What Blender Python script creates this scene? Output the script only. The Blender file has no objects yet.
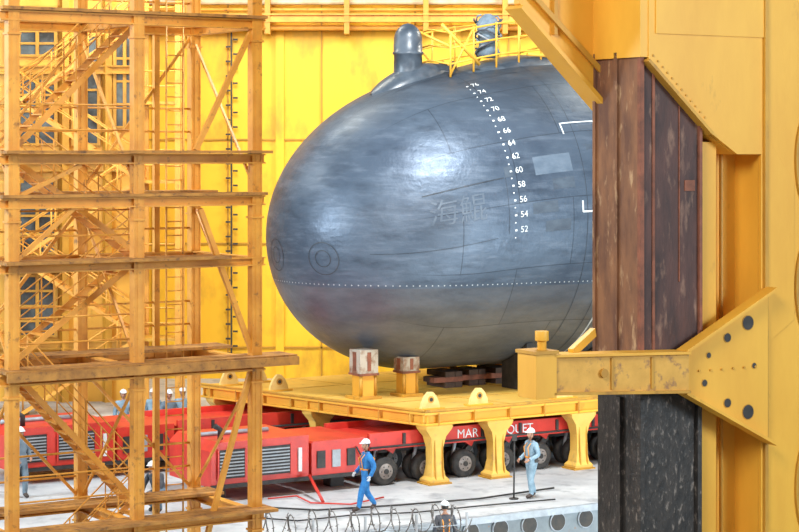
import bpy, bmesh, math, random
from mathutils import Vector, Matrix
random.seed(7)
V=Vector
Z=V((0,0,1))
AL=math.radians(32)
A=V((math.cos(AL),math.sin(AL),0))      # yard axis (aft along the hull)
N=V((math.sin(AL),-math.cos(AL),0))     # across the yard, towards the quay
sc=bpy.context.scene

# ---------------------------------------------------------------- materials
def mat(name,c1,c2=None,rough=.5,metal=0,scale=1.5,lo=.35,hi=.65,bump=.0,bscale=20,stretch=(1,1,1),spec=.5,coat=0,c3=None,s3=6,lo3=.55,hi3=.62):
    m=bpy.data.materials.new(name); m.use_nodes=True
    nt=m.node_tree; b=nt.nodes['Principled BSDF']
    b.inputs['Roughness'].default_value=rough; b.inputs['Metallic'].default_value=metal
    b.inputs['Specular IOR Level'].default_value=spec
    b.inputs['Coat Weight'].default_value=coat
    b.inputs['Base Color'].default_value=(*c1,1)
    tc=nt.nodes.new('ShaderNodeTexCoord'); mp=nt.nodes.new('ShaderNodeMapping')
    mp.inputs['Scale'].default_value=stretch
    nt.links.new(tc.outputs['Object'],mp.inputs['Vector'])
    def noise(s,d=5):
        n=nt.nodes.new('ShaderNodeTexNoise'); n.inputs['Scale'].default_value=s; n.inputs['Detail'].default_value=d
        n.inputs['Roughness'].default_value=.62
        nt.links.new(mp.outputs[0],n.inputs['Vector']); return n
    def ramp(n,a,bb):
        r=nt.nodes.new('ShaderNodeMapRange'); r.inputs['From Min'].default_value=a; r.inputs['From Max'].default_value=bb
        nt.links.new(n.outputs['Fac'],r.inputs['Value']); return r
    last=None
    if c2:
        n=noise(scale); r=ramp(n,lo,hi)
        mx=nt.nodes.new('ShaderNodeMix'); mx.data_type='RGBA'
        mx.inputs['A'].default_value=(*c1,1); mx.inputs['B'].default_value=(*c2,1)
        nt.links.new(r.outputs[0],mx.inputs['Factor']); last=mx.outputs['Result']
        if c3:
            n3=noise(s3,8); r3=ramp(n3,lo3,hi3)
            m3=nt.nodes.new('ShaderNodeMix'); m3.data_type='RGBA'; m3.inputs['B'].default_value=(*c3,1)
            nt.links.new(last,m3.inputs['A']); nt.links.new(r3.outputs[0],m3.inputs['Factor']); last=m3.outputs['Result']
        nt.links.new(last,b.inputs['Base Color'])
    if bump>0:
        n=noise(bscale); bp=nt.nodes.new('ShaderNodeBump'); bp.inputs['Strength'].default_value=bump; bp.inputs['Distance'].default_value=.02
        nt.links.new(n.outputs['Fac'],bp.inputs['Height']); nt.links.new(bp.outputs[0],b.inputs['Normal'])
    return m
YEL=mat('yellow_paint',(.88,.48,.055),(.78,.39,.04),.5,scale=.8,c3=(.45,.22,.03),s3=2.2,lo3=.64,hi3=.8,stretch=(1,1,.35),bump=.1)
YELD=mat('yellow_paint_weathered',(.66,.35,.04),(.48,.24,.03),.55,scale=1.2,c3=(.28,.13,.03),s3=3,lo3=.58,hi3=.75,stretch=(1,1,.4),bump=.1)
PLAT=mat('yellow_paint_pale_worn',(.88,.56,.13),(.78,.45,.07),.5,scale=.9,c3=(.48,.32,.13),s3=3,lo3=.58,hi3=.74,bump=.1)
WALL=mat('wall_yellow_paint',(.93,.57,.025),(.82,.44,.015),.55,scale=.22,stretch=(1,1,.5),c3=(.50,.25,.02),s3=.8,lo3=.52,hi3=.76)
WLINE=mat('wall_seam_paint',(.55,.29,.02),(.42,.22,.02),.6,scale=1)
ORG=mat('orange_scaffold_paint',(.80,.39,.055),(.64,.28,.04),.55,scale=1.6,c3=(.26,.11,.03),s3=5,lo3=.59,hi3=.72,bump=.1)
PLANK=mat('rusty_plank',(.55,.27,.06),(.30,.14,.04),.8,scale=3,c3=(.13,.07,.035),s3=6,lo3=.58,hi3=.7,bump=.3)
RUST=mat('rusted_steel_dark',(.11,.048,.038),(.045,.024,.022),.65,scale=2.2,stretch=(1,1,.3),c3=(.28,.16,.11),s3=5,lo3=.56,hi3=.72,bump=.8,bscale=10)
RUSTL=mat('rusted_steel_brown',(.30,.14,.065),(.13,.058,.035),.7,scale=2.6,stretch=(1,1,.3),c3=(.55,.36,.20),s3=5,lo3=.56,hi3=.7,bump=.8,bscale=10)
RUST2=mat('rusted_steel_red_edge',(.32,.11,.06),(.16,.06,.035),.7,scale=3,bump=.4)
TAR=mat('wet_fender_timber',(.022,.021,.021),(.055,.047,.042),.45,scale=6,stretch=(1,1,.5),c3=(.26,.22,.19),s3=12,lo3=.57,hi3=.70,bump=1,bscale=12)
RYEL=mat('chipped_yellow_paint',(.78,.43,.08),(.66,.35,.06),.6,scale=3,c3=(.34,.17,.07),s3=4,lo3=.55,hi3=.66,bump=.3)
RED=mat('transporter_red',(.72,.05,.03),(.56,.035,.025),.4,scale=2,c3=(.25,.05,.04),s3=6,lo3=.64,hi3=.8)
DK=mat('dark_machinery',(.02,.02,.022),(.05,.045,.04),.55,scale=5)
RUB=mat('tyre_rubber',(.022,.022,.024),(.06,.055,.05),.8,scale=6)
HUB=mat('wheel_hub',(.35,.32,.30),(.20,.16,.14),.5,scale=6)
GRY=mat('galvanised_grey',(.42,.46,.50),(.30,.33,.36),.5,scale=4,metal=.2)
WHT=mat('white_marking',(.85,.88,.88),(.62,.68,.70),.5,scale=6)
DOT=mat('waterline_marking',(.58,.63,.66),(.40,.46,.50),.5,scale=6)
CONC=mat('pale_deck_concrete',(.60,.61,.61),(.42,.43,.44),.7,scale=.5,c3=(.22,.23,.25),s3=1.5,lo3=.52,hi3=.75,bump=.2,bscale=6)
QUAY=mat('quay_concrete',(.40,.40,.38),(.28,.28,.27),.8,scale=.6,bump=.2)
BARGE=mat('barge_side_paint',(.26,.30,.32),(.17,.20,.22),.6,scale=1.5,c3=(.28,.16,.10),s3=4,lo3=.62,hi3=.7)
GLASS=mat('window_glass_blue',(.14,.18,.20),(.03,.035,.035),.2,scale=.9)
CONTR=mat('cradle_grey_rust',(.50,.46,.38),(.26,.13,.07),.7,scale=2.4,lo=.45,hi=.6)
TIMB=mat('keel_block_timber',(.10,.06,.04),(.05,.03,.025),.8,scale=4)
MAST=mat('mast_blue_black',(.035,.05,.07),(.09,.115,.145),.36,scale=2,spec=.6)
SEAM=mat('hull_seam',(.025,.035,.05),(.055,.07,.09),.5,scale=3)
PATCH=mat('hull_tile_patch',(.05,.068,.095),(.08,.107,.14),.5,scale=2.5,stretch=(1,1,2))
PATCH2=mat('hull_tile_patch_pale',(.13,.17,.22),(.09,.125,.17),.46,scale=2.5,stretch=(1,1,2))
LETT=mat('faint_hull_lettering',(.13,.165,.21),(.08,.11,.15),.5,scale=2)
CREAM=mat('pipe_cream',(.70,.62,.45),(.5,.40,.25),.5,scale=2)
BLK=mat('black_marking',(.03,.03,.03),(.06,.05,.04),.6,scale=5)
SKIN=mat('skin',(.55,.30,.20),(.50,.26,.17),.55,scale=8)
HAIR=mat('hair_black',(.02,.018,.016),(.03,.025,.02),.6,scale=30)
BLUE=mat('coverall_blue',(.03,.24,.58),(.02,.14,.40),.8,scale=7,bump=.4)
LBLU=mat('workwear_pale_blue',(.30,.43,.52),(.18,.28,.36),.8,scale=7,bump=.4)
PGRY=mat('workwear_grey_blue',(.20,.27,.33),(.12,.17,.22),.8,scale=7,bump=.4)
DKCL=mat('workwear_dark',(.05,.06,.08),(.09,.09,.10),.8,scale=7,bump=.4)
HELM=mat('helmet_white',(.85,.88,.9),(.75,.8,.84),.3,scale=4)
BOOT=mat('boot_leather',(.04,.03,.025),(.08,.05,.04),.6,scale=9)
STRAP=mat('hi_vis_strap',(.85,.35,.05),(.75,.28,.04),.6,scale=9)
WIRE=mat('razor_wire_steel',(.26,.25,.24),(.10,.09,.085),.5,metal=.3,scale=9)

# hull material (UV = metres along hull / around girth)
def hullmat():
    m=bpy.data.materials.new('hull_paint'); m.use_nodes=True; nt=m.node_tree; b=nt.nodes['Principled BSDF']
    b.inputs['Metallic'].default_value=.3
    tc=nt.nodes.new('ShaderNodeTexCoord'); L=nt.links.new
    UV=tc.outputs['UV']; OB=tc.outputs['Object']
    def noise(vec,s,d=6,st=None):
        n=nt.nodes.new('ShaderNodeTexNoise'); n.inputs['Scale'].default_value=s; n.inputs['Detail'].default_value=d; n.inputs['Roughness'].default_value=.65
        if st:
            mp=nt.nodes.new('ShaderNodeMapping'); mp.inputs['Scale'].default_value=st; L(vec,mp.inputs[0]); vec=mp.outputs[0]
        L(vec,n.inputs['Vector']); return n.outputs['Fac']
    def rng(v,a,bb,c=0,d=1):
        r=nt.nodes.new('ShaderNodeMapRange'); r.inputs[1].default_value=a;r.inputs[2].default_value=bb;r.inputs[3].default_value=c;r.inputs[4].default_value=d
        L(v,r.inputs[0]); return r.outputs[0]
    def mix(f,a,bb):
        x=nt.nodes.new('ShaderNodeMix'); x.data_type='RGBA'; L(f,x.inputs['Factor'])
        for k,q in (('A',a),('B',bb)):
            if isinstance(q,tuple): x.inputs[k].default_value=(*q,1)
            else: L(q,x.inputs[k])
        return x.outputs['Result']
    c=mix(rng(noise(OB,.4,3),.35,.65),(.065,.092,.135),(.105,.145,.20))
    c=mix(rng(noise(OB,2.0,8,(.4,.4,2.6)),.50,.76,0,.6),c,(.21,.26,.33))
    c=mix(rng(noise(OB,1.1,8,(.7,.7,2.4)),.50,.74,0,.7),c,(.03,.045,.068))
    sx=nt.nodes.new('ShaderNodeSeparateXYZ'); L(OB,sx.inputs[0])
    low=mix(rng(noise(OB,.9,8,(.6,.6,1.8)),.35,.65),(.085,.10,.125),(.15,.17,.20))
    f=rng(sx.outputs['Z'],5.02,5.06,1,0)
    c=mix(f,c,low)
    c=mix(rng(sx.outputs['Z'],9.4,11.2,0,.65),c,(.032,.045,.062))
    br=nt.nodes.new('ShaderNodeTexBrick'); br.inputs['Scale'].default_value=1; br.inputs['Mortar Size'].default_value=.016
    br.inputs['Brick Width'].default_value=3.4; br.inputs['Row Height'].default_value=1.9
    br.inputs['Color1'].default_value=(1,1,1,1); br.inputs['Color2'].default_value=(.84,.84,.84,1); br.inputs['Mortar'].default_value=(.5,.5,.5,1)
    L(UV,br.inputs['Vector'])
    su=nt.nodes.new('ShaderNodeSeparateXYZ'); L(UV,su.inputs[0])
    mu=nt.nodes.new('ShaderNodeMix'); mu.data_type='RGBA'; mu.blend_type='MULTIPLY'; L(rng(su.outputs['X'],1.6,3.2,0,.9),mu.inputs['Factor'])
    L(c,mu.inputs['A']); L(br.outputs['Color'],mu.inputs['B']); L(mu.outputs['Result'],b.inputs['Base Color'])
    bp=nt.nodes.new('ShaderNodeBump'); bp.inputs['Strength'].default_value=.4; bp.inputs['Distance'].default_value=.03
    ad=nt.nodes.new('ShaderNodeMath'); ad.operation='MULTIPLY_ADD'; L(noise(OB,.9,3,(.6,.6,1.6)),ad.inputs[0]); ad.inputs[1].default_value=2.2
    L(noise(OB,5,4),ad.inputs[2])
    L(ad.outputs[0],bp.inputs['Height']); L(bp.outputs[0],b.inputs['Normal'])
    L(rng(noise(OB,1.4),.3,.7,.34,.50),b.inputs['Roughness'])
    return m
HULL=hullmat()

# ---------------------------------------------------------------- mesh builder
class B:
    def __init__(s): s.bm=bmesh.new(); s.mats=[]
    def mi(s,m):
        if m not in s.mats: s.mats.append(m)
        return s.mats.index(m)
    def face(s,vs,m,smooth=False):
        try: f=s.bm.faces.new(vs)
        except ValueError: return
        f.material_index=s.mi(m); f.smooth=smooth
    def box(s,c,ax,ay,az,m):   # centre, half vectors
        c=V(c);v=[]
        for i in (-1,1):
            for j in (-1,1):
                for k in (-1,1): v.append(s.bm.verts.new(c+ax*i+ay*j+az*k))
        for q in ((0,1,3,2),(4,6,7,5),(0,4,5,1),(2,3,7,6),(0,2,6,4),(1,5,7,3)): s.face([v[i] for i in q],m)
    def beam(s,p,q,w,h,m,up=Z):
        p=V(p);q=V(q);d=(q-p);L=d.length
        if L<1e-5:return
        d=d/L
        if abs(d.dot(up))>.98: up=N
        x=d.cross(up).normalized(); y=x.cross(d).normalized()
        s.box((p+q)/2,d*L/2,x*w/2,y*h/2,m)
    def hbeam(s,p,q,w,h,m):
        p=V(p);q=V(q);t=h*.16
        s.beam(p+Z*(h/2-t/2),q+Z*(h/2-t/2),w,t,m); s.beam(p-Z*(h/2-t/2),q-Z*(h/2-t/2),w,t,m); s.beam(p,q,w*.25,h*.9,m)
    def prism(s,pts,ext,m):
        a=[s.bm.verts.new(V(p)) for p in pts]; b=[s.bm.verts.new(V(p)+ext) for p in pts]
        s.face(a,m); s.face(b[::-1],m)
        n=len(a)
        for i in range(n): s.face([a[i],b[i],b[(i+1)%n],a[(i+1)%n]],m)
    def tube(s,pts,r,m,seg=8,caps=True,smooth=True):
        pts=[V(p) for p in pts]; n=len(pts)
        rr=r if isinstance(r,(list,tuple)) else [r]*n
        rings=[];ref=None
        for i,p in enumerate(pts):
            d=(pts[min(i+1,n-1)]-pts[max(i-1,0)])
            d=d.normalized() if d.length>1e-6 else Z
            if ref is None:
                ref=d.cross(Z) if abs(d.z)<.9 else d.cross(V((1,0,0)))
            x=(ref-d*ref.dot(d)).normalized(); ref=x; y=d.cross(x)
            rings.append([s.bm.verts.new(p+(x*math.cos(2*math.pi*k/seg)+y*math.sin(2*math.pi*k/seg))*rr[i]) for k in range(seg)])
        for a,b in zip(rings,rings[1:]):
            for k in range(seg): s.face([a[k],a[(k+1)%seg],b[(k+1)%seg],b[k]],m,smooth)
        if caps: s.face(rings[0][::-1],m); s.face(rings[-1],m)
    def ball(s,c,r,m,M=None,seg=16,rings=10,fn=None,zmin=None):
        R=(r,r,r) if not isinstance(r,(tuple,list)) else r
        grid=[]
        for i in range(rings+1):
            th=math.pi*i/rings; row=[]
            for k in range(seg):
                ph=2*math.pi*k/seg
                p=V((math.sin(th)*math.cos(ph),math.sin(th)*math.sin(ph),math.cos(th)))
                if zmin is not None and p.z<zmin: p.z=zmin
                if fn: p=fn(p)
                p=V((p.x*R[0],p.y*R[1],p.z*R[2]))
                if M is not None: p=M@p
                row.append(s.bm.verts.new(V(c)+p))
            grid.append(row)
        for a,b in zip(grid,grid[1:]):
            for k in range(seg): s.face([a[k],b[k],b[(k+1)%seg],a[(k+1)%seg]],m,True)
    def mesh(s,me,M,matfn):
        vs=[s.bm.verts.new(M@v.co) for v in me.vertices]
        for p in me.polygons: s.face([vs[i] for i in p.vertices],matfn(p),True)
    def xform(s,M): bmesh.ops.transform(s.bm,matrix=M,verts=s.bm.verts)
    def done(s,name,parent=None,bevel=0,recalc=True):
        if recalc: 
            bmesh.ops.remove_doubles(s.bm,verts=s.bm.verts,dist=1e-6)
            bmesh.ops.recalc_face_normals(s.bm,faces=s.bm.faces)
        me=bpy.data.meshes.new(name); s.bm.to_mesh(me); s.bm.free()
        for m in s.mats: me.materials.append(m)
        o=bpy.data.objects.new(name,me); sc.collection.objects.link(o)
        if parent: o.parent=parent
        if bevel:
            md=o.modifiers.new('bevel','BEVEL'); md.width=bevel; md.segments=2; md.limit_method='ANGLE'
        return o

def text_mesh(body,size):
    cu=bpy.data.curves.new('t','FONT'); cu.body=body; cu.size=size; cu.align_x='CENTER'; cu.align_y='CENTER'
    o=bpy.data.objects.new('t',cu); sc.collection.objects.link(o)
    dg=bpy.context.evaluated_depsgraph_get(); me=bpy.data.meshes.new_from_object(o.evaluated_get(dg))
    bpy.data.objects.remove(o); return me

# ================================================================ SHELL
QZ=-1.15
E0=V((1.45,47.8,0))
b=B()
far=[E0-A*40,E0+A*45,E0+A*45-N*75,E0-A*40-N*75]
b.prism([p+Z*0 for p in far],-Z*.12,CONC)
b.done('floor')
b=B()
b.prism([p-Z*.12 for p in [E0-A*40,E0+A*45,E0+A*45-N*3,E0-A*40-N*3]],Z*(QZ+.12),BARGE)
b.beam(E0-A*30+N*.06-Z*.09,E0+A*30+N*.06-Z*.09,.12,.16,GRY)
for i in range(-9,14):
    c=E0+A*(1.14+i*.86)+N*.01-Z*.36
    b.tube([c,c+N*.05],.235,GRY,24); b.tube([c+N*.04,c+N*.065],.21,BLK,24)
b.done('barge_side')
b=B()
b.prism([V((-60,10,QZ)),V((60,10,QZ)),V((60,90,QZ)),V((-60,90,QZ))],-Z*.3,QUAY)
b.done('ground')

WY=77
b=B()
b.box((0,WY+.3,9),V((60,0,0)),V((0,.3,0)),V((0,0,9.2)),WALL)
for x in [-9.5,-6.6,-3,.6,4.2,7.8,11.4,15]:
    b.box((x,WY-.03,9),V((.03,0,0)),V((0,.04,0)),V((0,0,9)),WLINE)
for z in (1.2,5.2,9.2,13.4):
    b.box((0,WY-.03,z),V((60,0,0)),V((0,.04,0)),V((0,0,.035)),WLINE)
for x in (-4.6,2.2,9.4):
    b.box((x,WY-.06,9),V((.16,0,0)),V((0,.08,0)),V((0,0,9)),WALL)
b.done('wall_back')
b=B()   # crane rails / pipes along wall head
for z,r,m in ((14.45,.12,CREAM),(14.15,.07,ORG),(13.45,.10,ORG),(14.85,.2,CREAM)):
    b.tube([(-40,WY-.8,z),(40,WY-.8,z)],r,m,8)
b.hbeam((-40,WY-1.2,13.8),(40,WY-1.2,13.8),.4,.32,ORG)
for x in range(-20,21,3): b.box((x,WY-.75,14.1),V((.1,0,0)),V((0,.6,0)),V((0,0,.9)),YELD)
b.done('crane_runway')
b=B()
b.box((-6.45,WY-.25,6.76),V((.03,0,0)),V((0,.03,0)),V((0,0,6.74)),BLK)
for i in range(44):
    z=1+i*.28
    b.box((-6.3 if i%2 else -6.58,WY-.25,z),V((.09,0,0)),V((0,.03,0)),V((0,0,.035)),BLK)
b.done('water_level_scale')

LX=-9.2
b=B()
b.box((LX-6,70.5,8.5),V((6,0,0)),V((0,.5,0)),V((0,0,8.7)),YEL)
for z in (2.0,4.7,8.2,11.6): b.hbeam((-21,69.8,z),(-9.2,69.8,z),.3,.3,YELD)
for x in (-13.6,-11.7,-10.2): b.beam((x,69.8,0),(x,69.8,17),.25,.25,YELD)
b.done('wall_left')
wi=0
for (x0,x1,z0,z1) in ((-13.3,-12.0,9.0,11.3),(-13.3,-12.0,5.2,7.8),(-11.4,-10.5,9.0,12.8),(-9.95,-9.25,9.6,12.8),(-13.3,-12.0,12.1,13.8),(-13.3,-12.0,2.3,4.4)):
    b=B(); cx=(x0+x1)/2; cz=(z0+z1)/2; hx=(x1-x0)/2; hz=(z1-z0)/2
    b.box((cx,69.93,cz),V((hx,0,0)),V((0,.03,0)),V((0,0,hz)),GLASS)
    for sx in (-1,0,1): b.box((cx+sx*hx,69.89,cz),V((.06,0,0)),V((0,.06,0)),V((0,0,hz+.05)),YELD)
    for k in range(0,5): b.box((cx,69.89,z0+(z1-z0)*k/4),V((hx,0,0)),V((0,.05,0)),V((0,0,.04)),YELD)
    wi+=1; b.done('window_%d'%wi)

def stair(b,p,q,side,m,w=.8,tread=True,r=.03):
    p=V(p);q=V(q);d=q-p
    n=max(4,int(abs(d.z)/.22))
    for k in (-.5,.5):
        o=side*w*k
        b.beam(p+o,q+o,.04,.12,m)
        b.tube([p+o+Z*1.0,q+o+Z*1.0],r,m,6); b.tube([p+o+Z*.55,q+o+Z*.55],r*.8,m,6)
        for i in range(0,n+1,3): 
            c=p+d*(i/n)+o; b.tube([c,c+Z*1.0],r,m,6)
    for i in range(n):
        c=p+d*((i+.5)/n); b.beam(c-side*w/2,c+side*w/2,.22,.025,m)
b=B()
zs=[0,2.6,5.2,7.8,10.4,13.0]
for i in range(5):
    xa,xb=(-12.6,-8.6) if i%2==0 else (-8.6,-12.6)
    stair(b,(xa,66.5,zs[i]),(xb,66.5,zs[i+1]),V((0,1,0)),ORG)
    for xx in (-13.3,-8.0):
        b.box((xx,66.5,zs[i+1]-.05),V((.7,0,0)),V((0,.6,0)),V((0,0,.05)),YELD)
        b.tube([(xx-.7,65.9,zs[i+1]+1),(xx+.7,65.9,zs[i+1]+1)],.03,ORG,6)
        b.tube([(xx-.7,65.9,zs[i+1]+.5),(xx+.7,65.9,zs[i+1]+.5)],.03,ORG,6)
for x in (-14,-12.9,-8.5,-7.3):
    for y in (65.9,67.1): b.box((x,y,7.5),V((.09,0,0)),V((0,.09,0)),V((0,0,7.5)),ORG)
b.done('stair_tower')

# ================================================================ SCAFFOLD TOWER (near, left)
F0=V((-5.25,40,0))
def S(a,n,z): return F0+A*a+N*n+Z*z
b=B()
AS=(-2.63,0,2.66); NB=-2.85
for a in AS:
    for n,w in ((0,.22),(NB,.22)):
        b.beam(S(a,n,QZ),S(a,n,13),w*.35,w,ORG,up=N)
        for k in (-1,1): b.beam(S(a+k*w*.45,n,QZ),S(a+k*w*.45,n,13),w*.12,w,ORG,up=N)
        for k in (-.4,.4): b.beam(S(a,n+k*w,QZ),S(a,n+k*w,13),w*.9,w*.12,ORG,up=N)
        for z in (1.3,4.36,7.76,11.4): b.box(S(a,n,z-.35),A*(w/2+.03),N*(w/2+.03),Z*.02,ORG)
        b.box(S(a,n,QZ+.02),A*.22,N*.22,Z*.02,ORG)
b.beam(S(1.75,NB,QZ),S(1.75,NB,13),.12,.12,ORG,up=N)
LV=[(11.4,.2),(8.62,.2),(7.76,.2),(6.5,.18),(4.36,.24),(1.25,.2)]
for z,h in LV:
    for n in (0,NB): b.hbeam(S(-2.9,n+.02,z),S(2.85,n+.02,z),.2,h,ORG)
    for a in AS: b.hbeam(S(a,0,z),S(a,NB,z),.18,h,ORG)
def boards(a0,a1,n0,n1,z):
    k=n0
    while k<n1-.05:
        b.box(S((a0+a1)/2,k+.13,z),A*((a1-a0)/2),N*.12,Z*.03,PLANK); k+=.27
boards(-2.9,3.45,-.4,.45,4.36+.17); boards(-2.9,3.2,NB,NB+.8,4.36+.17)
b.beam(S(-2.9,.45,4.44),S(3.45,.45,4.44),.05,.17,PLANK)
boards(-2.9,2.85,-.35,.3,8.62+.14); boards(-2.9,1.9,-.35,.25,6.5+.12)
boards(-2.9,2.85,NB,NB+.6,7.76+.14); boards(-2.9,2.85,-.3,.2,7.76+.14); boards(-2.9,2.95,-.3,.3,1.25+.14); boards(-2.9,2.95,NB+.1,NB+.9,1.25+.14); boards(-2.9,2.85,-.3,.2,11.54)
def br(a0,n0,z0,a1,n1,z1,w=.09): b.beam(S(a0,n0,z0),S(a1,n1,z1),w,w,ORG)
br(1.4,0,7.6,2.6,0,4.6,.10); br(1.4,0,.4,2.55,0,4.2,.10); br(1.3,0,8.8,2.6,0,11.3,.10)
br(-2.5,0,7.9,-1.2,0,8.5,.08); br(-2.5,0,6.7,-1.3,0,7.7,.08)
for n in (NB,):
    br(-2.6,n,4.5,0,n,7.6,.07); br(0,n,7.9,2.6,n,11.3,.06); br(2.6,n,1.4,0,n,4.2,.06); br(0,n,1.4,-2.6,n,4.2,.06); br(-2.6,n,8,0,n,11.2,.06)
for a in AS:
    br(a,0,4.5,a,NB,7.6,.05); br(a,0,8,a,NB,11.2,.05); br(a,NB,1.4,a,0,4.2,.05)
for z in (4.5,8.7,6.6,1.4,11.5):
    for h in (.5,1.0):
        b.tube([S(-2.63,NB,z+h),S(2.68,NB,z+h)],.024,ORG,6); b.tube([S(-2.63,-.35,z+h),S(.2,-.35,z+h)],.02,ORG,6)
lv=[QZ,1.4,4.5,6.6,8.7,11.5]
for i in range(5):
    a0,a1=(-2.3,.6) if i%2==0 else (.6,-2.3)
    stair(b,S(a0,-1.4,lv[i]),S(a1,-1.4,lv[i+1]),N,ORG,w=.65,r=.016)
for k in (0,.4): b.tube([S(1.9+k,NB+.2,QZ),S(1.9+k,NB+.2,13)],.022,ORG,6)
for i in range(46): b.tube([S(1.9,NB+.2,QZ+i*.3),S(2.3,NB+.2,QZ+i*.3)],.014,ORG,5)
b.done('scaffold_tower')

# ================================================================ GANTRY LEG (near, right)
G0=V((4.33,36,0))
def G(a,n,z): return G0+A*a+N*n+Z*z
b=B()
b.prism([G(.02,0,4.4),G(1.40,0,4.4),G(1.40,-1.3,4.4),G(.02,-1.3,4.4)],Z*6.6,RUST)
b.box(G(.0,-.65,7.5),A*.03,N*.65,Z*3.1,RUSTL)
b.prism([G(0.03,-.03,QZ),G(1.37,-.03,QZ),G(1.37,-1.28,QZ),G(.03,-1.28,QZ)],Z*(4.42-QZ),TAR)
b.box(G(.0,.02,7.5),A*.05,N*.04,Z*3.08,RUST2)
b.box(G(1.38,.02,7.1),A*.035,N*.04,Z*2.3,RUST2)
b.box(G(-.04,-.62,7.5),A*.04,N*.05,Z*3.08,RUSTL); b.box(G(-.04,-1.26,7.5),A*.04,N*.04,Z*3.08,RUSTL)
b.box(G(.30,.012,7.5),A*.03,N*.012,Z*3.05,RUST2)
b.box(G(.9,.012,8.0),A*.012,N*.012,Z*1.6,RUST2); b.box(G(1.15,.01,8.15),A*.12,N*.01,Z*.10,RUST2)
b.box(G(.02,.0,1.6),A*.05,N*.05,Z*2.7,TAR); b.box(G(1.36,.0,1.6),A*.05,N*.05,Z*2.7,TAR); b.box(G(-.0,-.6,1.6),A*.05,N*.08,Z*2.7,TAR)
# cap box above column
b.prism([G(-.08,.1,10.47),G(1.5,.1,10.47),G(1.5,-1.5,10.47),G(-.08,-1.5,10.47)],Z*4,YEL)
def prof(pts,n0,n1,m): b.prism([G(a,n0,z) for a,z in pts],N*(n1-n0),m)
prof([(0.1,10.42),(1.5,9.15),(2.2,8.72),(2.79,8.72),(2.79,QZ),(9,QZ),(9,14.5),(.1,14.5)],.12,.04,YEL)
prof([(1.45,9.15),(2.2,8.72),(2.79,8.72),(2.79,QZ),(9,QZ),(9,14.5),(1.45,14.5)],.03,-1.9,YEL)
b.beam(G(.05,.05,10.42),G(1.55,.05,9.1),.3,.06,YELD,up=Z)
for i in range(12): b.tube([G(.2+i*.11,.12,10.5-i*.1),G(.2+i*.11,.14,10.5-i*.1)],.02,YELD,8)
prof([(.25,10.9),(2.95,10.9),(2.95,14.4),(.25,14.4)],.12,.145,YEL)
prof([(2.84,QZ),(2.92,QZ),(2.92,14.4),(2.84,14.4)],.12,.18,YELD)
prof([(2.95,9.0),(3.6,8.2),(3.6,5.6),(2.95,5.2)],.12,.14,YEL)
# web plates between column and leg
prof([(1.42,QZ),(2.8,QZ),(2.8,8.8),(1.42,8.8)],-.62,-.76,YEL)
prof([(1.5,QZ),(1.9,QZ),(1.9,8.95),(1.5,8.95)],-.12,-.62,YEL)
b.tube([G(2.35,-.5,QZ),G(2.35,-.5,8.8)],.04,YELD,8)
for zc in (8.6,6.2,2.4):
    c=G(4.05,.13,zc); pts=[];pi=[]
    for k in range(28):
        t=2*math.pi*k/28; pts.append(c+A*.42*math.cos(t)+Z*1.0*math.sin(t)); pi.append(c+A*.34*math.cos(t)+Z*.92*math.sin(t)+N*.045)
    b.prism(pts,N*.04,YELD); b.prism(pi,N*.01,DK)
# left knee bracket, on the far side of the column, with edge girders
K=-1.45
b.prism([G(.2,K,9.7),G(-1.75,K,11.45),G(-1.75,K,14.5),G(.2,K,14.5)],N*.18,YEL)
b.beam(G(.2,K+.15,9.5),G(-1.85,K+.15,11.38),.5,.08,YEL)
b.beam(G(.2,K+.3,10.1),G(-1.6,K+.3,11.65),.06,.10,YELD)
b.beam(G(-1.0,K+.22,10.9),G(-1.0,K+.22,14.3),.08,.1,YELD)
# clamp arm
b.prism([G(-2.27,0.06,4.62),G(.75,.06,4.47),G(.75,.06,5.14),G(-2.27,.06,5.24)],N*.4,RYEL)
b.beam(G(-2.3,.28,5.26),G(.75,.28,5.15),.5,.05,YEL); b.beam(G(-2.3,.28,4.61),G(.75,.28,4.45),.5,.05,YELD)
b.box(G(-1.0,.47,4.88),A*.03,N*.02,Z*.28,YELD); b.box(G(-.1,.47,4.84),A*.03,N*.02,Z*.28,YELD)
b.box(G(-2.47,.26,4.95),A*.22,N*.27,Z*.41,YEL); b.box(G(-2.47,.26,5.33),A*.25,N*.30,Z*.03,YELD)
b.tube([G(-2.40,.3,5.34),G(-2.40,.3,5.5),G(-2.40,.3,5.52),G(-2.40,.3,5.68)],[.08,.08,.12,.12],YEL,14)
b.beam(G(-1.7,.2,5.25),G(-.9,-.2,5.55),.1,.16,YEL); b.tube([G(-1.2,.46,4.9),G(-1.2,.52,4.9)],.08,YELD,12)
# gusset plate with lightening holes
prof([(.73,4.44),(.73,5.16),(1.5,5.5),(2.85,6.2),(2.85,3.35),(1.5,4.0)],.12,.24,YEL)
b.beam(G(.73,.3,5.16),G(2.9,.3,6.22),.3,.06,YEL); b.beam(G(.73,.3,4.42),G(2.9,.3,3.33),.3,.06,YEL)
for a,z,r in ((2.35,5.6,.13),(1.85,5.35,.08),(2.35,3.95,.13),(1.85,4.15,.08),(1.3,4.55,.06),(1.4,5.05,.05),(2.5,4.8,.05)):
    b.tube([G(a,.238,z),G(a,.25,z)],r+.015,YELD,20); b.tube([G(a,.248,z),G(a,.256,z)],r,DK,20)
for i in range(7): b.tube([G(.9+i*.27,.24,4.78),G(.9+i*.27,.27,4.78)],.022,YELD,8)
b.tube([G(.75,.05,4.8),G(.75,.3,4.8)],.08,YELD,12)
b.done('gantry_leg',bevel=.012)

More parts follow.
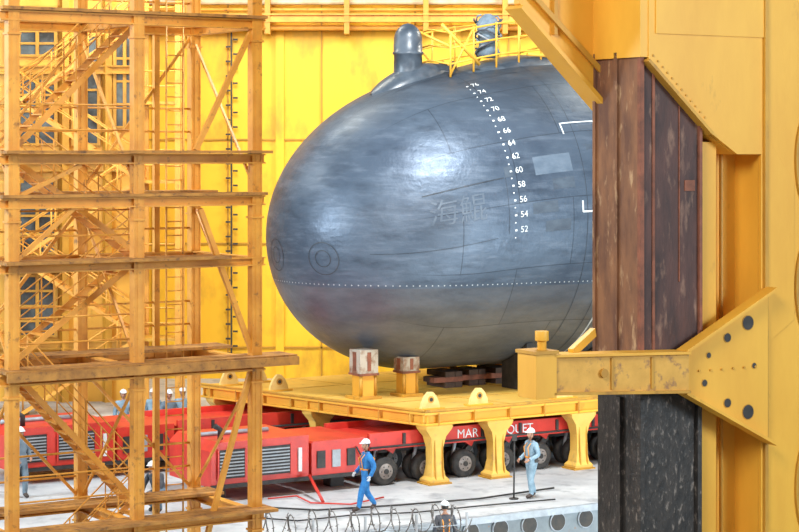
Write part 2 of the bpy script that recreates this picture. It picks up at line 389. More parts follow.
# ================================================================ SUBMARINE
TIP=V((-3.12,55.86,0))-A*.18
def sm(x): x=max(0,min(1,x)); return x*x*(3-2*x)
def rad(s):
    x=min(s,4.4)/4.4
    return 3.93*max(0,1-(1-x)**2.05)**.485+.65*sm(s/9.5)
def zc(s): return 6.33+.62*sm(s/8)
def H(s,phi,off=0):
    r=rad(s)
    d=N*math.cos(phi)+Z*math.sin(phi)
    e=.02; dr=(rad(s+e)-rad(max(0,s-e)))/(e+min(e,s)) 
    nrm=(d-A*dr).normalized()
    return TIP+A*s+Z*zc(s)+d*r+nrm*off
ss=[0.0003]+[4.4*(1-math.cos(math.pi/2*i/40)) for i in range(1,39)]+[4.4+.35*i for i in range(0,74)]
SEG=128
bm=bmesh.new(); uvl=bm.loops.layers.uv.new('UVMap'); rings=[]
for s in ss: rings.append([bm.verts.new(H(s,-math.pi/2+2*math.pi*k/SEG)) for k in range(SEG)])
for i in range(len(ss)-1):
    for k in range(SEG):
        f=bm.faces.new([rings[i][k],rings[i+1][k],rings[i+1][(k+1)%SEG],rings[i][(k+1)%SEG]]); f.smooth=True
        uv=[(ss[i],k),(ss[i+1],k),(ss[i+1],k+1),(ss[i],k+1)]
        for l,(a,c) in zip(f.loops,uv): l[uvl].uv=(a,c/SEG*28)
bm.faces.new(rings[0]).smooth=True; bm.faces.new(rings[-1][::-1])
bmesh.ops.recalc_face_normals(bm,faces=bm.faces)
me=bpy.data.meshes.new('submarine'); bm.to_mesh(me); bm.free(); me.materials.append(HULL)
SUB=bpy.data.objects.new('submarine',me); sc.collection.objects.link(SUB)
b=B()
def strip(s0,p0,s1,p1,w,m,n=24,off=.008):
    prev=None
    for i in range(n+1):
        t=i/n; s=s0+(s1-s0)*t; p=p0+(p1-p0)*t
        dv=V((s1-s0,(p1-p0)*rad(s))).normalized(); ox,oy=-dv.y*w/2,dv.x*w/2/rad(max(s,.3))
        cur=(b.bm.verts.new(H(max(0.01,s+ox),p+oy,off)),b.bm.verts.new(H(max(.01,s-ox),p-oy,off)))
        if prev: b.face([prev[0],cur[0],cur[1],prev[1]],m)
        prev=cur
def patch(s0,s1,p0,p1,m,off=.005):
    n1,n2=8,8
    g=[[b.bm.verts.new(H(s0+(s1-s0)*i/n1,p0+(p1-p0)*j/n2,off)) for j in range(n2+1)] for i in range(n1+1)]
    for i in range(n1):
        for j in range(n2): b.face([g[i][j],g[i+1][j],g[i+1][j+1],g[i][j+1]],m,True)
R=math.radians
MS=5.16
for i,num in enumerate(range(76,50,-2)):
    p=R(64)-R(66)*i/12
    tm=text_mesh(str(num),.24)
    vs=[b.bm.verts.new(H(MS+v.co.x+.05,p+v.co.y/rad(MS),.012)) for v in tm.vertices]
    for q in tm.polygons: b.face([vs[k] for k in q.vertices],WHT)
    strip(MS-.24,p,MS-.17,p,.05,WHT,2)
    strip(MS-.24,p-R(2.7),MS-.20,p-R(2.7),.035,WHT,2)
strip(6.9,R(36),8.1,R(36),.04,WHT); strip(6.92,R(36),6.92,R(31.5),.04,WHT); strip(7.1,R(2),7.7,R(2),.05,WHT); strip(7.1,R(2),7.1,R(6),.05,WHT)
# faint, nearly tone-on-tone name lettering
tm=text_mesh('海鯤',.8)
vs=[b.bm.verts.new(H(3.3+v.co.x,R(8)+v.co.y/rad(3.3),.010)) for v in tm.vertices]
for q in tm.polygons: b.face([vs[k] for k in q.vertices],LETT)
def s_of_r(r):
    lo,hi=0,4.3
    for _ in range(40):
        m=(lo+hi)/2
        if rad(m)<r: lo=m
        else: hi=m
    return lo
def bowpt(n,z,off):
    r=max(.02,math.hypot(n,z)); return H(s_of_r(r),math.atan2(z,n),off)
WZ=5.12
def phiz(s,z): return math.asin(max(-1,min(1,(z-zc(s))/rad(s))))
def dot(c,t,nn,r=.021):
    u=nn.cross(t)
    b.face([b.bm.verts.new(c+t*r*math.cos(k*math.pi/3)+u*r*math.sin(k*math.pi/3)+nn*.004) for k in range(6)],DOT)
n=-2.6
while n<2.6:
    dz=WZ-zc(s_of_r(math.hypot(n,1.15)))
    c=bowpt(n,dz,.006); t=(bowpt(n+.03,dz,.006)-c).normalized(); nn=(bowpt(n,dz,.1)-c).normalized(); dot(c,t,nn); n+=.15
s=s_of_r(math.hypot(2.65,1.15))
while s<14:
    p=phiz(s,WZ); c=H(s,p,.006); t=(H(s+.02,phiz(s+.02,WZ),.006)-c).normalized(); nn=(H(s,p,.1)-c).normalized(); dot(c,t,nn); s+=.155
# seams
for s0 in (7.25,9.2): strip(s0,R(80),s0,R(-80),.022,SEAM,60)
strip(2.4,R(17),4.7,R(18),.035,SEAM); strip(4.75,R(18),4.75,R(-3),.014,SEAM); strip(1.2,R(-8),4.4,R(-4),.014,SEAM)
strip(3.2,R(78),14,R(80),.05,SEAM,60); strip(4.8,R(68),14,R(70),.02,SEAM,60)
strip(8.2,R(-14),8.2,R(-75),.05,DOT,30); strip(7.9,R(-20),7.9,R(-75),.03,SEAM,30)
for (a0,a1,p0,p1) in ((5.5,6.3,3,7),(5.9,6.7,-4,0),(6.2,6.9,11,15),(4.75,5.0,18,22)):
    patch(a0,a1,R(p0),R(p1),PATCH)
patch(7.5,12,R(-15),R(50),PATCH)
patch(5.7,6.9,R(17),R(24),PATCH2,.003)
for cn,cz in ((1.6,-.5),(-.42,-.47)):
    for rr,m in ((.46,SEAM),(.24,SEAM)):
        w=.03
        k2=40;a=[b.bm.verts.new(bowpt(cn+(rr-w)*math.cos(2*math.pi*k/k2),cz+(rr-w)*math.sin(2*math.pi*k/k2),.010)) for k in range(k2)]
        c=[b.bm.verts.new(bowpt(cn+(rr)*math.cos(2*math.pi*k/k2),cz+(rr)*math.sin(2*math.pi*k/k2),.010)) for k in range(k2)]
        for k in range(k2): b.face([a[k],c[k],c[(k+1)%k2],a[(k+1)%k2]],m)
b.done('hull_markings',SUB,recalc=False)
b=B()
def top(s): return H(s,math.pi/2)
mb=top(4.15)
zb=mb.z-.35
b.tube([V((mb.x,mb.y,z)) for z in (zb,zb+.6,11.55,11.57,11.63,11.65,11.86,11.88,12.05,12.2,12.33,12.43,12.47)],[.48,.42,.41,.45,.45,.42,.42,.41,.41,.37,.28,.16,.02],MAST,28)
prev=None
for i in range(25):
    t=i/24; s=2.9+2.8*t; w=.66*math.sin(math.pi*min(1,t**.8*.98+.01))**.6; h=.38*math.sin(math.pi*(t*.97+.015))**.7
    row=[]
    for k in range(13):
        an=math.pi*k/12
        q=top(s)+N*(w*math.cos(an))+Z*(-.12-(w*math.cos(an))**2/9+(h+.12)*max(0,math.sin(an))**.8)
        row.append(b.bm.verts.new(q))
    if prev:
        for k in range(12): b.face([prev[k],prev[k+1],row[k+1],row[k]],MAST,True)
    prev=row
b.ball(top(5.35)+Z*.1,(.16,.16,.2),DK); b.ball(top(5.7)+Z*.08,(.12,.2,.16),DK)
b.done('bow_mast',SUB)
b=B()
prev=None
for i in range(50):
    s=5.6+i*.5; h=.16*sm(i/5); row=[]
    for k in range(13):
        x=-1.3+2.6*k/12; r=rad(s)
        row.append(b.bm.verts.new(TIP+A*s+N*x+Z*(zc(s)+math.sqrt(r*r-x*x)+(h if 0<k<12 else -.02))))
    if prev:
        for k in range(12): b.face([prev[k],prev[k+1],row[k+1],row[k]],MAST,True)
    prev=row
b.done('deck_casing',SUB)

b=B()
def T(s,n,h): 
    q=TIP+A*s+N*n; return V((q.x,q.y,zc(s)+math.sqrt(rad(s)**2-n*n)+h))
SP=(4.9,5.7,6.5,7.3,8.1,8.9)
for s in SP:
    for n in (-1.1,1.1):
        b.tube([T(s,n,.02),T(s,n,1.35)],.035,YEL,6)
for n in (-1.1,1.1):
    for h in (.4,.85,1.3): b.tube([T(s,n,h) for s in SP],.032,YEL,6)
for s in (4.9,8.9):
    for h in (.4,.85,1.3): b.tube([T(s,-1.1,h),T(s,0,h),T(s,1.1,h)],.032,YEL,6)
b.tube([T(4.9,-1.1,1.3),T(5.9,-1.1,.1)],.035,YEL,6); b.tube([T(4.6,1.1,1.6),T(5.9,1.1,.2)],.05,YEL,6); b.tube([T(4.9,1.1,.1),T(5.7,1.1,1.3)],.035,YEL,6)
b.tube([T(4.9,1.1,.9),T(4.3,-.2,1.5),T(4.9,-1.1,1.7)],.04,YEL,6); b.tube([T(7.3,-1.1,.1),T(8.1,-1.1,1.3)],.035,YEL,6)
b.tube([T(7.6,1.1,0.3),T(8.6,1.1,.2),T(9.2,.8,.2)],.05,YEL,6)
b.done('guard_rail_cage')
b=B()
cb=T(6.75,.3,.17)
b.tube([cb+V((0,0,z)) for z in (0,.1,.4,.7,1.0,1.15,1.3)],[.25,.34,.27,.3,.34,.28,.1],PGRY,14)
for i in range(10):
    an=i*.7; r=.34+.04*(i%3); z0=.15+.11*i
    b.tube([cb+V((r*math.cos(an+k*.5),r*math.sin(an+k*.5),z0+.12*math.sin(k))) for k in range(9)],.03,[PGRY,GRY,DKCL][i%3],6)
b.done('wrapped_mooring_bundle')

# ================================================================ PLATFORM
C0=V((.67,52.5,0)); PT=1.92
Wd=V((-.72,.69,0)).normalized()
def P(a,w,z): return C0+A*a+Wd*w+Z*z
b=B()
b.prism([P(0,0,PT-.1),P(16,0,PT-.1),P(16,9,PT-.1),P(0,9,PT-.1)],Z*.1,PLAT)
for (p,q) in ((P(0,.1,1.72),P(16,.1,1.72)),(P(.1,0,1.72),P(.1,9,1.72)),(P(0,8.9,1.72),P(16,8.9,1.72)),(P(0,4.5,1.70),P(16,4.5,1.70))):
    b.hbeam(p,q,.3,.34,YEL)
for i in range(14): 
    c=P(.4+i*1.15,0.02,1.72); b.box(c,A*.02,N*.1,Z*.16,YELD)
for i in range(8):
    c=P(0.02,.5+i*1.15,1.72); b.box(c,Wd*.02,A*.08,Z*.16,YELD)
for a in (2.5,5,7.5,10,12.5,15): b.hbeam(P(a,.2,1.72),P(a,8.8,1.72),.2,.3,YELD)
b.beam(P(0,0,PT+.02),P(16,0,PT+.02),.1,.05,YELD); b.beam(P(0,0,PT+.02),P(0,9,PT+.02),.1,.05,YELD)
for w in (2.2,4.4,6.6): b.beam(P(0,w,PT+.004),P(16,w,PT+.004),.04,.012,YELD)
for a in (3,6,9): b.beam(P(a,0,PT+.004),P(a,9,PT+.004),.04,.012,YELD)
b.done('launch_platform',bevel=.01)
def trestle(p):
    b=B()
    prof=[(0,.24,.22),(.06,.30,.26),(.12,.30,.26),(.2,.22,.2),(.5,.17,.16),(.95,.17,.16),(1.25,.24,.2),(1.45,.40,.24),(1.545,.42,.26)]
    prev=None
    for z,wx,wy in prof:
        row=[b.bm.verts.new(p+A*wx*i+N*wy*j+Z*z) for i,j in ((-1,-1),(1,-1),(1,1),(-1,1))]
        if prev:
            for k in range(4): b.face([prev[k],prev[(k+1)%4],row[(k+1)%4],row[k]],PLAT)
        else: b.face(row,PLAT)
        prev=row
    b.face(prev,PLAT)
    b.box(p+Z*.02,A*.36,N*.3,Z*.02,YELD)
    for k in (-1,1): b.prism([p+A*.12*k+N*.17+Z*.2,p+A*.12*k+N*.26+Z*.13,p+A*.12*k+N*.18+Z*1.3],A*.02,YELD)
    return b.done('support_trestle')
for a in (.4,2.35,5.15,8,11): trestle(P(a,.12,0))
for w in (4.5,8.6): trestle(P(.4,w,0))
LUG=mat('lifting_lug_pale_yellow',(.88,.66,.26),(.78,.54,.18),.5,scale=4)
def lug(p,k=1.1):
    b=B()
    pts=[]
    for x,z in ((-.28,0),(.28,0),(.24,.16),(.16,.32),(.06,.42),(-.06,.42),(-.16,.32),(-.24,.16)): pts.append(p+A*x*k+Z*z*k-N*.05)
    b.prism(pts,N*.1,LUG)
    b.tube([p+N*-.07+Z*.24*k,p+N*.07+Z*.24*k],.085*k,YELD,16); b.tube([p+N*.065+Z*.24*k,p+N*.075+Z*.24*k],.05*k,DK,12)
    b.box(p+Z*.02,A*.34*k,N*.16,Z*.02,YEL)
    return b.done('lifting_lug')
for a,w in ((.5,.4),(2.1,.45),(4.9,.4),(.5,6.3),(.4,8.3),(1.5,8.5)): lug(P(a,w,PT+.004))
def cradle(x,y,zt,w=.33):
    b=B(); p=V((x,y,PT+.005))
    b.box(p+Z*.04,A*(w+.08),N*(w+.08),Z*.04,YELD)
    b.box(p+Z*.36,A*w*.8,N*w*.8,Z*.30,YEL)
    b.box(p+Z*.68,A*(w+.02),N*(w+.02),Z*.03,RUST2)
    for k in (-1,1): b.tube([p+A*w*.8*k+N*w*.8+Z*.07,p+A*w*.8*k+N*w*.8+Z*.66],.05,YELD,8)
    h=(zt-PT-.71)/2
    b.box(p+Z*(.71+h),A*w,N*w,Z*h,CONTR)
    b.box(p+N*(w+.005)+Z*(.71+h),A*w*.2,N*.01,Z*h*.8,RUST2); b.box(p-A*(w+.005)+Z*(.71+h),A*.01,N*w*.3,Z*h*.8,RUST2)
    b.done('cradle_post')
cradle(-.99,55.4,3.28,.29); cradle(.20,56.0,3.02,.26)
b=B()
for i,(x,y) in enumerate(((1.2,58.2),(1.9,58.8),(2.7,59.3),(3.8,60.0),(5,60.7))):
    p=V((x,y,PT+.005))
    for k in range(3):
        d1,d2=(A,N) if k%2 else (N,A)
        zz=.08+k*.155
        b.box(p+Z*zz,d1*.5,d2*.16,Z*.075,TIMB); b.box(p+Z*zz+d2*.3,d1*.5,d2*.12,Z*.075,RUST2 if k==1 else TIMB)
b.done('keel_blocks')
b=B()
for s0 in (6.5,9.0,11.5):
    for side in (-1,1):
        pts=[]
        for ph in (-72,-66,-60,-54): pts.append(H(s0,R(ph) if side>0 else math.pi-R(ph),.03))
        e=pts[-1]; c=pts[0]
        pts+= [V((e.x,e.y,PT+.005)),V((c.x,c.y,PT+.005))]
        b.prism(pts,A*.25,DK if side>0 else YELD)
b.done('hull_saddle')

# ================================================================ TRANSPORTERS
def transporter(Q,a0,a1,p0,text=None):
    def q(a,n,z): return Q+A*a+N*n+Z*z
    b=B(); W=2.4
    b.box(q((a0+a1)/2,-W/2,1.13),A*(a1-a0)/2,N*(W/2-.05),Z*.10,RED)
    b.box(q((a0+a1)/2,-.06,1.17),A*(a1-a0)/2,N*.06,Z*.22,RED); b.box(q((a0+a1)/2,-W+.06,1.17),A*(a1-a0)/2,N*.06,Z*.22,RED)
    b.box(q((a0+a1)/2,-W/2,.9),A*(a1-a0)/2,N*.35,Z*.18,DK)
    b.tube([q(a0,0.03,1.02),q(a1,0.03,1.02)],.03,DK,6)
    a=a0+.5
    while a<a1-.3:
        for n in (-.12,-.52,-W+.12,-W+.52):
            pc=q(a,n,.37)
            b.tube([pc-N*.13,pc-N*.11,pc+N*.11,pc+N*.13],[.31,.37,.37,.31],RUB,24)
            b.tube([pc+N*.12,pc+N*.135,pc+N*.14],[.22,.20,.08],HUB,20); b.tube([pc+N*.135,pc+N*.17],.07,DK,12)
            for k in range(6): 
                t=k*math.pi/3; b.tube([pc+N*.13+A*.14*math.cos(t)+Z*.14*math.sin(t),pc+N*.15+A*.14*math.cos(t)+Z*.14*math.sin(t)],.018,DK,6)
        for n in (-.32,-W+.32):
            b.tube([q(a,n-.3,.37),q(a,n+.3,.37)],.06,DK,8)
            b.beam(q(a,n,.4),q(a+.42,n,.85),.12,.16,DK); b.beam(q(a+.42,n,.85),q(a+.1,n,1.05),.16,.18,RED)
            b.tube([q(a-.2,n,.5),q(a-.1,n,1.0)],.05,GRY,8)
        b.box(q(a+.55,.02,1.2),A*.04,N*.03,Z*.14,DK)
        a+=1.25
    L0,L1=p0,a0-.12
    def shell(x0,x1,z0,z1,cut):
        pts=[q(x0,0,z0),q(x1,0,z0),q(x1,0,z1),q(x0+cut,0,z1),q(x0,0,z1-cut)]
        b.prism(pts,-N*W,RED)
    shell(L0,L0+.62*(L1-L0),.38,1.5,.22); shell(L0+.64*(L1-L0),L1,.45,1.32,.05)
    ln=(L1-L0)
    for f0,f1 in ((.04,.21),(.27,.50)):
        x0=L0+ln*f0;x1=L0+ln*f1
        b.box(q((x0+x1)/2,.02,.95),A*(x1-x0)/2,N*.02,Z*.36,DK)
        for k in range(8): b.box(q((x0+x1)/2,.05,.66+k*.082),A*((x1-x0)/2-.04),N*.012,Z*.016,GRY)
        for xx in (x0,x1): b.box(q(xx,.045,.95),A*.02,N*.015,Z*.38,RED)
    b.box(q(L0+ln*.56,.02,.9),A*.05,N*.03,Z*.3,WHT)
    for k in range(3): b.box(q(L0+ln*(.70+.1*k),.02,.85),A*.12,N*.02,Z*.22,DK if k!=1 else GRY)
    b.tube([q(L0+.5,-.5,1.5),q(L0+.5,-.5,1.75),q(L0+.35,-.5,1.85)],.07,DK,10)
    b.tube([q(L0+.1,-W*.5,1.55),q(L0+ln*.5,-W*.5,1.55)],.06,GRY,8)
    b.box(q(L0+ln*.5,.0,.40),A*ln*.5,N*.05,Z*.05,DK)
    b.tube([q(L1-.3,.04,1.1),q(L1-.1,.12,.7),q(L1+.2,.1,.6),q(L1+.4,-.1,.9)],.025,DK,6)
    b.box(q(L0+.5,-.8,.3),A*.2,N*.2,Z*.3,DK); b.box(q(L1-.5,-.8,.3),A*.2,N*.2,Z*.3,DK)
    if text:
        for tx,aa in text:
            tm=text_mesh(tx,.34); vs=[b.bm.verts.new(q(aa+v.co.x,.012,1.17+v.co.y)) for v in tm.vertices]
            for p in tm.polygons: b.face([vs[k] for k in p.vertices],WHT)
    return b.done('modular_transporter',recalc=False)
Q1=C0-N*.5
transporter(Q1,-1.4,14,-6.0,[('MAR',1.68),('QUET',3.40)])
transporter(Q1-N*5.0,-4.5,11,-9.3)

b=B()
b.tube([V((-3.3,50.2,.05)),V((-2.6,50.6,.05)),V((-2.2,49.6,.05)),V((-1.2,49.4,.05)),V((-.4,50.4,.05))],.022,RED,6)
b.tube([V((-1.9,49.7,.06)),V((-2.3,51.0,.5))],.045,RED,6)
b.tube([V((-4,49.2,.05)),V((-2,48.6,.05)),V((0,49.3,.05)),V((2,50.2,.05)),V((4,51.8,.05))],.025,DK,6)
b.tube([V((-3.4,47.6,.05)),V((-2.4,47.2,.05)),V((-1.2,47.9,.05)),V((.4,48.3,.05)),V((2.2,49.3,.05)),V((3.9,50.1,.05))],.02,DK,6)
b.done('hydraulic_hoses')

# ================================================================ PEOPLE
def skin_mesh(verts,edges,radii,sub=2):
    me=bpy.data.meshes.new('sk'); me.from_pydata([tuple(v) for v in verts],edges,[]); me.update()
    o=bpy.data.objects.new('sk',me); sc.collection.objects.link(o)
    md=o.modifiers.new('s','SKIN'); md.use_smooth_shade=True
    if not me.skin_vertices: 
        bpy.context.view_layer.objects.active=o
        bpy.ops.mesh.customdata_skin_add()
    for i,r in enumerate(radii):
        d=me.skin_vertices[0].data[i]; d.radius=(r,r) if not isinstance(r,tuple) else r; d.use_root=(i==0)
    o.modifiers.new('ss','SUBSURF').levels=sub
    dg=bpy.context.evaluated_depsgraph_get(); dg.update()
    out=bpy.data.meshes.new_from_object(o.evaluated_get(dg))
    bpy.data.objects.remove(o); return out
def person(name,loc,yaw,J,top,legs,strap=None,scale=1.0,head_turn=0,gloves=None,helm=HELM,base='person'):
    names=['pel','bel','che','nek','hed','shL','elL','wrL','shR','elR','wrR','hiL','knL','anL','toL','hiR','knR','anR','toR']
    D=dict(pel=(0,0,.95),bel=(0,.01,1.12),che=(0,0,1.32),nek=(0,0,1.47),hed=(0,-.015,1.56),
      shL=(.18,0,1.40),elL=(.24,.03,1.12),wrL=(.25,-.08,.88),shR=(-.18,0,1.40),elR=(-.24,.03,1.12),wrR=(-.25,-.08,.88),
      hiL=(.10,0,.88),knL=(.11,-.02,.49),anL=(.11,.02,.09),toL=(.12,-.16,.045),hiR=(-.10,0,.88),knR=(-.11,-.02,.49),anR=(-.11,.02,.09),toR=(-.12,-.16,.045))
    D.update(J)
    Rr=dict(pel=.155,bel=.15,che=.17,nek=.062,hed=.055,shL=.085,elL=.064,wrL=.048,shR=.085,elR=.064,wrR=.048,hiL=.115,knL=.088,anL=.066,toL=.048,hiR=.115,knR=.088,anR=.066,toR=.048)
    E=[('pel','bel'),('bel','che'),('che','nek'),('nek','hed'),('che','shL'),('shL','elL'),('elL','wrL'),('che','shR'),('shR','elR'),('elR','wrR'),
       ('pel','hiL'),('hiL','knL'),('knL','anL'),('anL','toL'),('pel','hiR'),('hiR','knR'),('knR','anR'),('anR','toR')]
    me=skin_mesh([D[k] for k in names],[(names.index(a),names.index(c)) for a,c in E],[Rr[k] for k in names])
    bm_={('pel','bel'):top,('bel','che'):top,('che','nek'):top,('nek','hed'):SKIN,('anL','toL'):BOOT,('anR','toR'):BOOT}
    for e in E:
        if e not in bm_: bm_[e]=legs if e[0][:2] in('pe','hi','kn') else top
    segs=[(V(D[a]),V(D[c]),bm_[(a,c)]) for a,c in E]
    def mf(p):
        c=p.center;best=None
        for a,q,m in segs:
            d=q-a;t=max(0,min(1,(c-a).dot(d)/d.length_squared)); ds=(a+d*t-c).length
            if best is None or ds<best[0]: best=(ds,m)
        return best[1]
    b=B(); b.mesh(me,Matrix(),mf)
    hm=V(D['hed'])+V((0,-.01,.09)); HR=Matrix.Rotation(head_turn,3,'Z')
    def hf(p):
        q=p.copy()
        if q.z<-.2: q.x*=1+.35*(q.z+.2); q.y=q.y*(1+.2*(q.z+.2))-.05
        if q.y<-.85 and abs(q.x)<.25 and -.35<q.z<.15: q.y-=.22
        return q
    b.ball(hm,(.075,.095,.12),SKIN,HR,24,18,hf)
    for sx in (-1,1):
        b.ball(hm+HR@V((sx*.03,-.085,.01)),.011,HAIR,None,8,6); b.ball(hm+HR@V((sx*.077,.005,-.01)),(.012,.022,.032),SKIN,HR,8,6)
    b.ball(hm+HR@V((0,-.09,-.055)),(.024,.008,.007),RUST2,HR,8,6)
    b.ball(hm+HR@V((0,.02,.01)),(.079,.088,.10),HAIR,HR,16,10,lambda p:V((p.x,max(p.y,-.1),max(p.z,-.55))))
    b.ball(hm+V((0,0,.045)),(.105,.125,.105),helm,HR,20,10,None,zmin=0.0)
    b.ball(hm+HR@V((0,-.10,.05)),(.085,.075,.012),helm,HR,14,6)
    b.tube([hm+HR@V((0,-.11,.10)),hm+HR@V((0,-.05,.15)),hm+HR@V((0,.05,.15)),hm+HR@V((0,.11,.10))],.012,helm,6)
    for sx in (-1,1): b.tube([hm+HR@V((sx*.08,-.02,.04)),hm+HR@V((sx*.055,-.05,-.09)),hm+HR@V((0,-.06,-.125))],.005,DK,5)
    for sd,sx in (('L',1),('R',-1)):
        w=V(D['wr'+sd]); e=V(D['el'+sd]); d=(w-e).normalized()
        sidev=V((sx,0,0)); sidev=(sidev-d*sidev.dot(d)).normalized(); fw=d.cross(sidev)*sx
        if fw.y>0: fw=-fw
        vs=[w,w+d*.05,w+d*.085]; ed=[(0,1),(1,2)]; rr=[(.028,.02),(.036,.018),(.036,.016)]
        for k in range(4):
            o=fw*(.028-.019*k); L=(.030,.034,.031,.024)[k]
            base=w+d*.088+o; i0=len(vs)
            vs+= [base,base+d*L-sidev*.006,base+d*L*1.7-sidev*.026,base+d*L*2.0-sidev*.046]; ed+=[(2,i0),(i0,i0+1),(i0+1,i0+2),(i0+2,i0+3)]; rr+=[.0095,.009,.0085,.007]
        i0=len(vs); vs+=[w+d*.04+fw*.035-sidev*.01,w+d*.07+fw*.055-sidev*.025,w+d*.10+fw*.05-sidev*.035]; ed+=[(1,i0),(i0,i0+1),(i0+1,i0+2)]; rr+=[.012,.010,.008]
        hmsh=skin_mesh(vs,ed,rr,1); g=gloves or SKIN
        b.mesh(hmsh,Matrix(),lambda p:g)
        b.tube([w-d*.03,w+d*.005],[.054,.05],top,12)
    pl=V(D['pel']); bl=V(D['bel']); ax=(bl-pl).normalized()
    if strap:
        c=pl+ax*.10
        b.tube([c-ax*.022,c+ax*.022],[.165,.165],strap,20)
        for sx in (-1,1):
            ch=V(D['che']); b.tube([c+V((sx*.09,-.14,0)),ch+V((sx*.09,-.175,0)),V(D['nek'])+V((sx*.08,-.04,-.01)),ch+V((sx*.08,.175,0)),c+V((sx*.06,.15,0))],.014,strap,6)
        b.box(c+V((.16,.02,-.05)),V((.03,0,0)),V((0,.05,0)),V((0,0,.07)),DK)
    nk=V(D['nek']); b.tube([nk-V((0,0,.03)),nk+V((0,0,.02))],[.088,.074],top,14,caps=False)
    b.xform(Matrix.Translation(V(loc))@Matrix.Rotation(yaw,4,'Z')@Matrix.Scale(scale,4))
    return b.done(name,recalc=False)
walk=dict(knL=(.10,-.17,.52),anL=(.10,-.24,.11),toL=(.10,-.42,.06),hiL=(.10,-.02,.88),
          knR=(-.10,.02,.48),anR=(-.10,.26,.15),toR=(-.10,.13,.045),
          elL=(.26,.12,1.15),wrL=(.25,.02,.92),elR=(-.26,-.02,1.13),wrR=(-.23,-.20,.96))
person('worker',(-.80,48.7,0),R(-70),walk,BLUE,BLUE,STRAP,.98,head_turn=R(10),gloves=WHT)
walk2=dict(knL=(.10,-.10,.50),anL=(.10,-.06,.09),toL=(.10,-.24,.045),knR=(-.10,.02,.50),anR=(-.10,.16,.10),toR=(-.10,.0,.045),
          elL=(.27,.05,1.14),wrL=(.20,-.18,1.02),elR=(-.28,.04,1.14),wrR=(-.22,-.20,1.0))
person('worker',(3.34,50.6,0),R(-60),walk2,LBLU,LBLU,STRAP,.98)
b=B(); b.tube([(2.88,50.4,0),(2.90,50.4,1.6)],.022,DK,8); b.tube([(2.88,50.4,0),(2.88,50.4,.03)],.12,DK,12); b.box((2.9,50.4,1.55),V((.06,0,0)),V((0,.04,0)),V((0,0,.08)),DK); b.done('barrier_pole')
for x,y,yw,c in ((-8.05,58.3,10,LBLU),(-7.2,58.6,-20,LBLU),(-6.72,58.2,35,PGRY),(-6.38,58.8,15,LBLU)):
    person('worker',(x,y,0),R(yw),{},c,c,None,1.02,gloves=WHT)
cr=dict(pel=(0,.05,.50),bel=(0,-.04,.66),che=(0,-.16,.83),nek=(0,-.24,.95),hed=(0,-.28,1.03),shL=(.18,-.17,.90),shR=(-.18,-.17,.90),
  elL=(.24,-.30,.66),wrL=(.16,-.48,.55),elR=(-.24,-.30,.66),wrR=(-.14,-.5,.5),hiL=(.10,.03,.45),knL=(.16,-.33,.52),anL=(.14,-.14,.09),toL=(.15,-.32,.045),
  hiR=(-.10,.03,.45),knR=(-.16,-.36,.40),anR=(-.13,-.05,.10),toR=(-.14,-.22,.045))
person('worker',(-5.85,48.7,0),R(-30),cr,DKCL,PGRY,None,1.0)
person('worker',(1.06,46.5,QZ),R(-170),{},DKCL,DKCL,STRAP,1.0,gloves=DK)
person('worker',(-9.6,50.6,0),R(40),walk2,PGRY,PGRY,None,1.0)

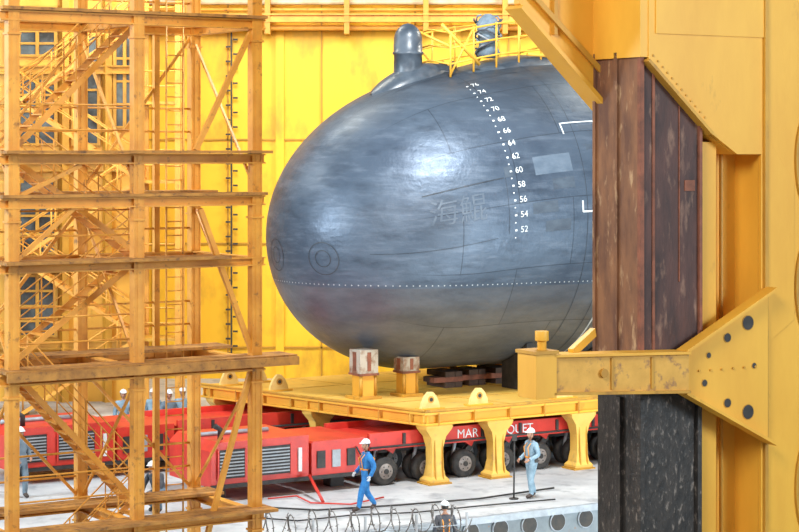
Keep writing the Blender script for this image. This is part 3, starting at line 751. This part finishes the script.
# ================================================================ RAZOR WIRE FENCE
b=B()
f0=V((-3.0,42.9,.74)); f1=V((1.5,44.6,.62)); d=(f1-f0); L=d.length; dn=d.normalized(); sd=dn.cross(Z)
pts=[]; turns=20
for i in range(turns*14+1):
    t=i/(turns*14); an=2*math.pi*i/14; rr=.27+.05*math.sin(i*.37)
    pts.append(f0+d*t+sd*math.cos(an)*rr+Z*(math.sin(an)*rr-.02)+dn*.12*math.sin(an*.5))
b.tube(pts,.013,WIRE,4,caps=False)
for i in range(0,len(pts),2):
    q=pts[i]; u=V((random.uniform(-1,1),random.uniform(-1,1),random.uniform(-1,1))).normalized()*.045; b.tube([q-u,q+u],[.006,.012],WIRE,3)
for i in range(5):
    q=f0+d*(i/4); b.tube([V((q.x,q.y,QZ)),V((q.x,q.y,q.z+.1))],.03,GRY,8)
for z in (.45,.1,-.35,-.8): b.tube([V((f0.x,f0.y,z)),V((f1.x,f1.y,z))],.014,GRY,5)
b.done('razor_wire_fence')

# ================================================================ LIGHTS
def area(name,loc,tgt,size,power,col,sy=None):
    l=bpy.data.lights.new(name,'AREA'); l.energy=power; l.size=size; l.color=col; l.shape='DISK'
    o=bpy.data.objects.new(name,l); sc.collection.objects.link(o); o.location=loc
    if sy: l.shape='RECTANGLE'; l.size_y=sy
    o.rotation_euler=(V(tgt)-V(loc)).to_track_quat('-Z','Y').to_euler(); return o
area('floodlight',(30,20,13),(0,56,7),10,6800,(.78,.91,1))
area('floodlight',(-24,42,12),(-2,57,6),7,5400,(.78,.91,1))
area('floodlight',(-6,16,20),(0,50,1),9,5000,(1,.96,.90))
area('floodlight',(3,46,20),(2,54,1),4,4800,(.92,.97,1))
area('floodlight',(14.5,43,2.6),(1,55,4.6),2.6,800,(.78,.91,1))
# added strip fill light, out of view, washing the lower flank of the hull
lp=E0+A*2.0+N*7.5+Z*(-.6)
area('added_hull_fill',lp,lp-N*13+Z*6.2,8,650,(.80,.93,1),.5)
area('floodlight',(-6,62,19),(-2,77,7),6,2700,(1,.93,.75))
area('floodlight',(12,64,19),(4,77,8),6,3900,(1,.93,.75))
area('floodlight',(-16,58,18),(-10,68,5),4,700,(1,.93,.8))
area('floodlight',(-14,28,16),(-5,41,5),5,900,(1,.90,.75))
w=bpy.data.worlds.new('hall_ambient'); sc.world=w; w.use_nodes=True
bg=w.node_tree.nodes['Background']; bg.inputs[0].default_value=(.9,.93,1,1); bg.inputs[1].default_value=.16
sc.view_settings.view_transform='Standard'; sc.view_settings.look='None'; sc.view_settings.exposure=0

cam=bpy.data.cameras.new('camera'); co=bpy.data.objects.new('camera',cam); sc.collection.objects.link(co)
co.location=(0,0,8.8); co.rotation_euler=(math.pi/2,0,0)
cam.sensor_width=36; cam.lens=2000*36/799; cam.shift_y=-116/799; cam.clip_end=500
sc.camera=co
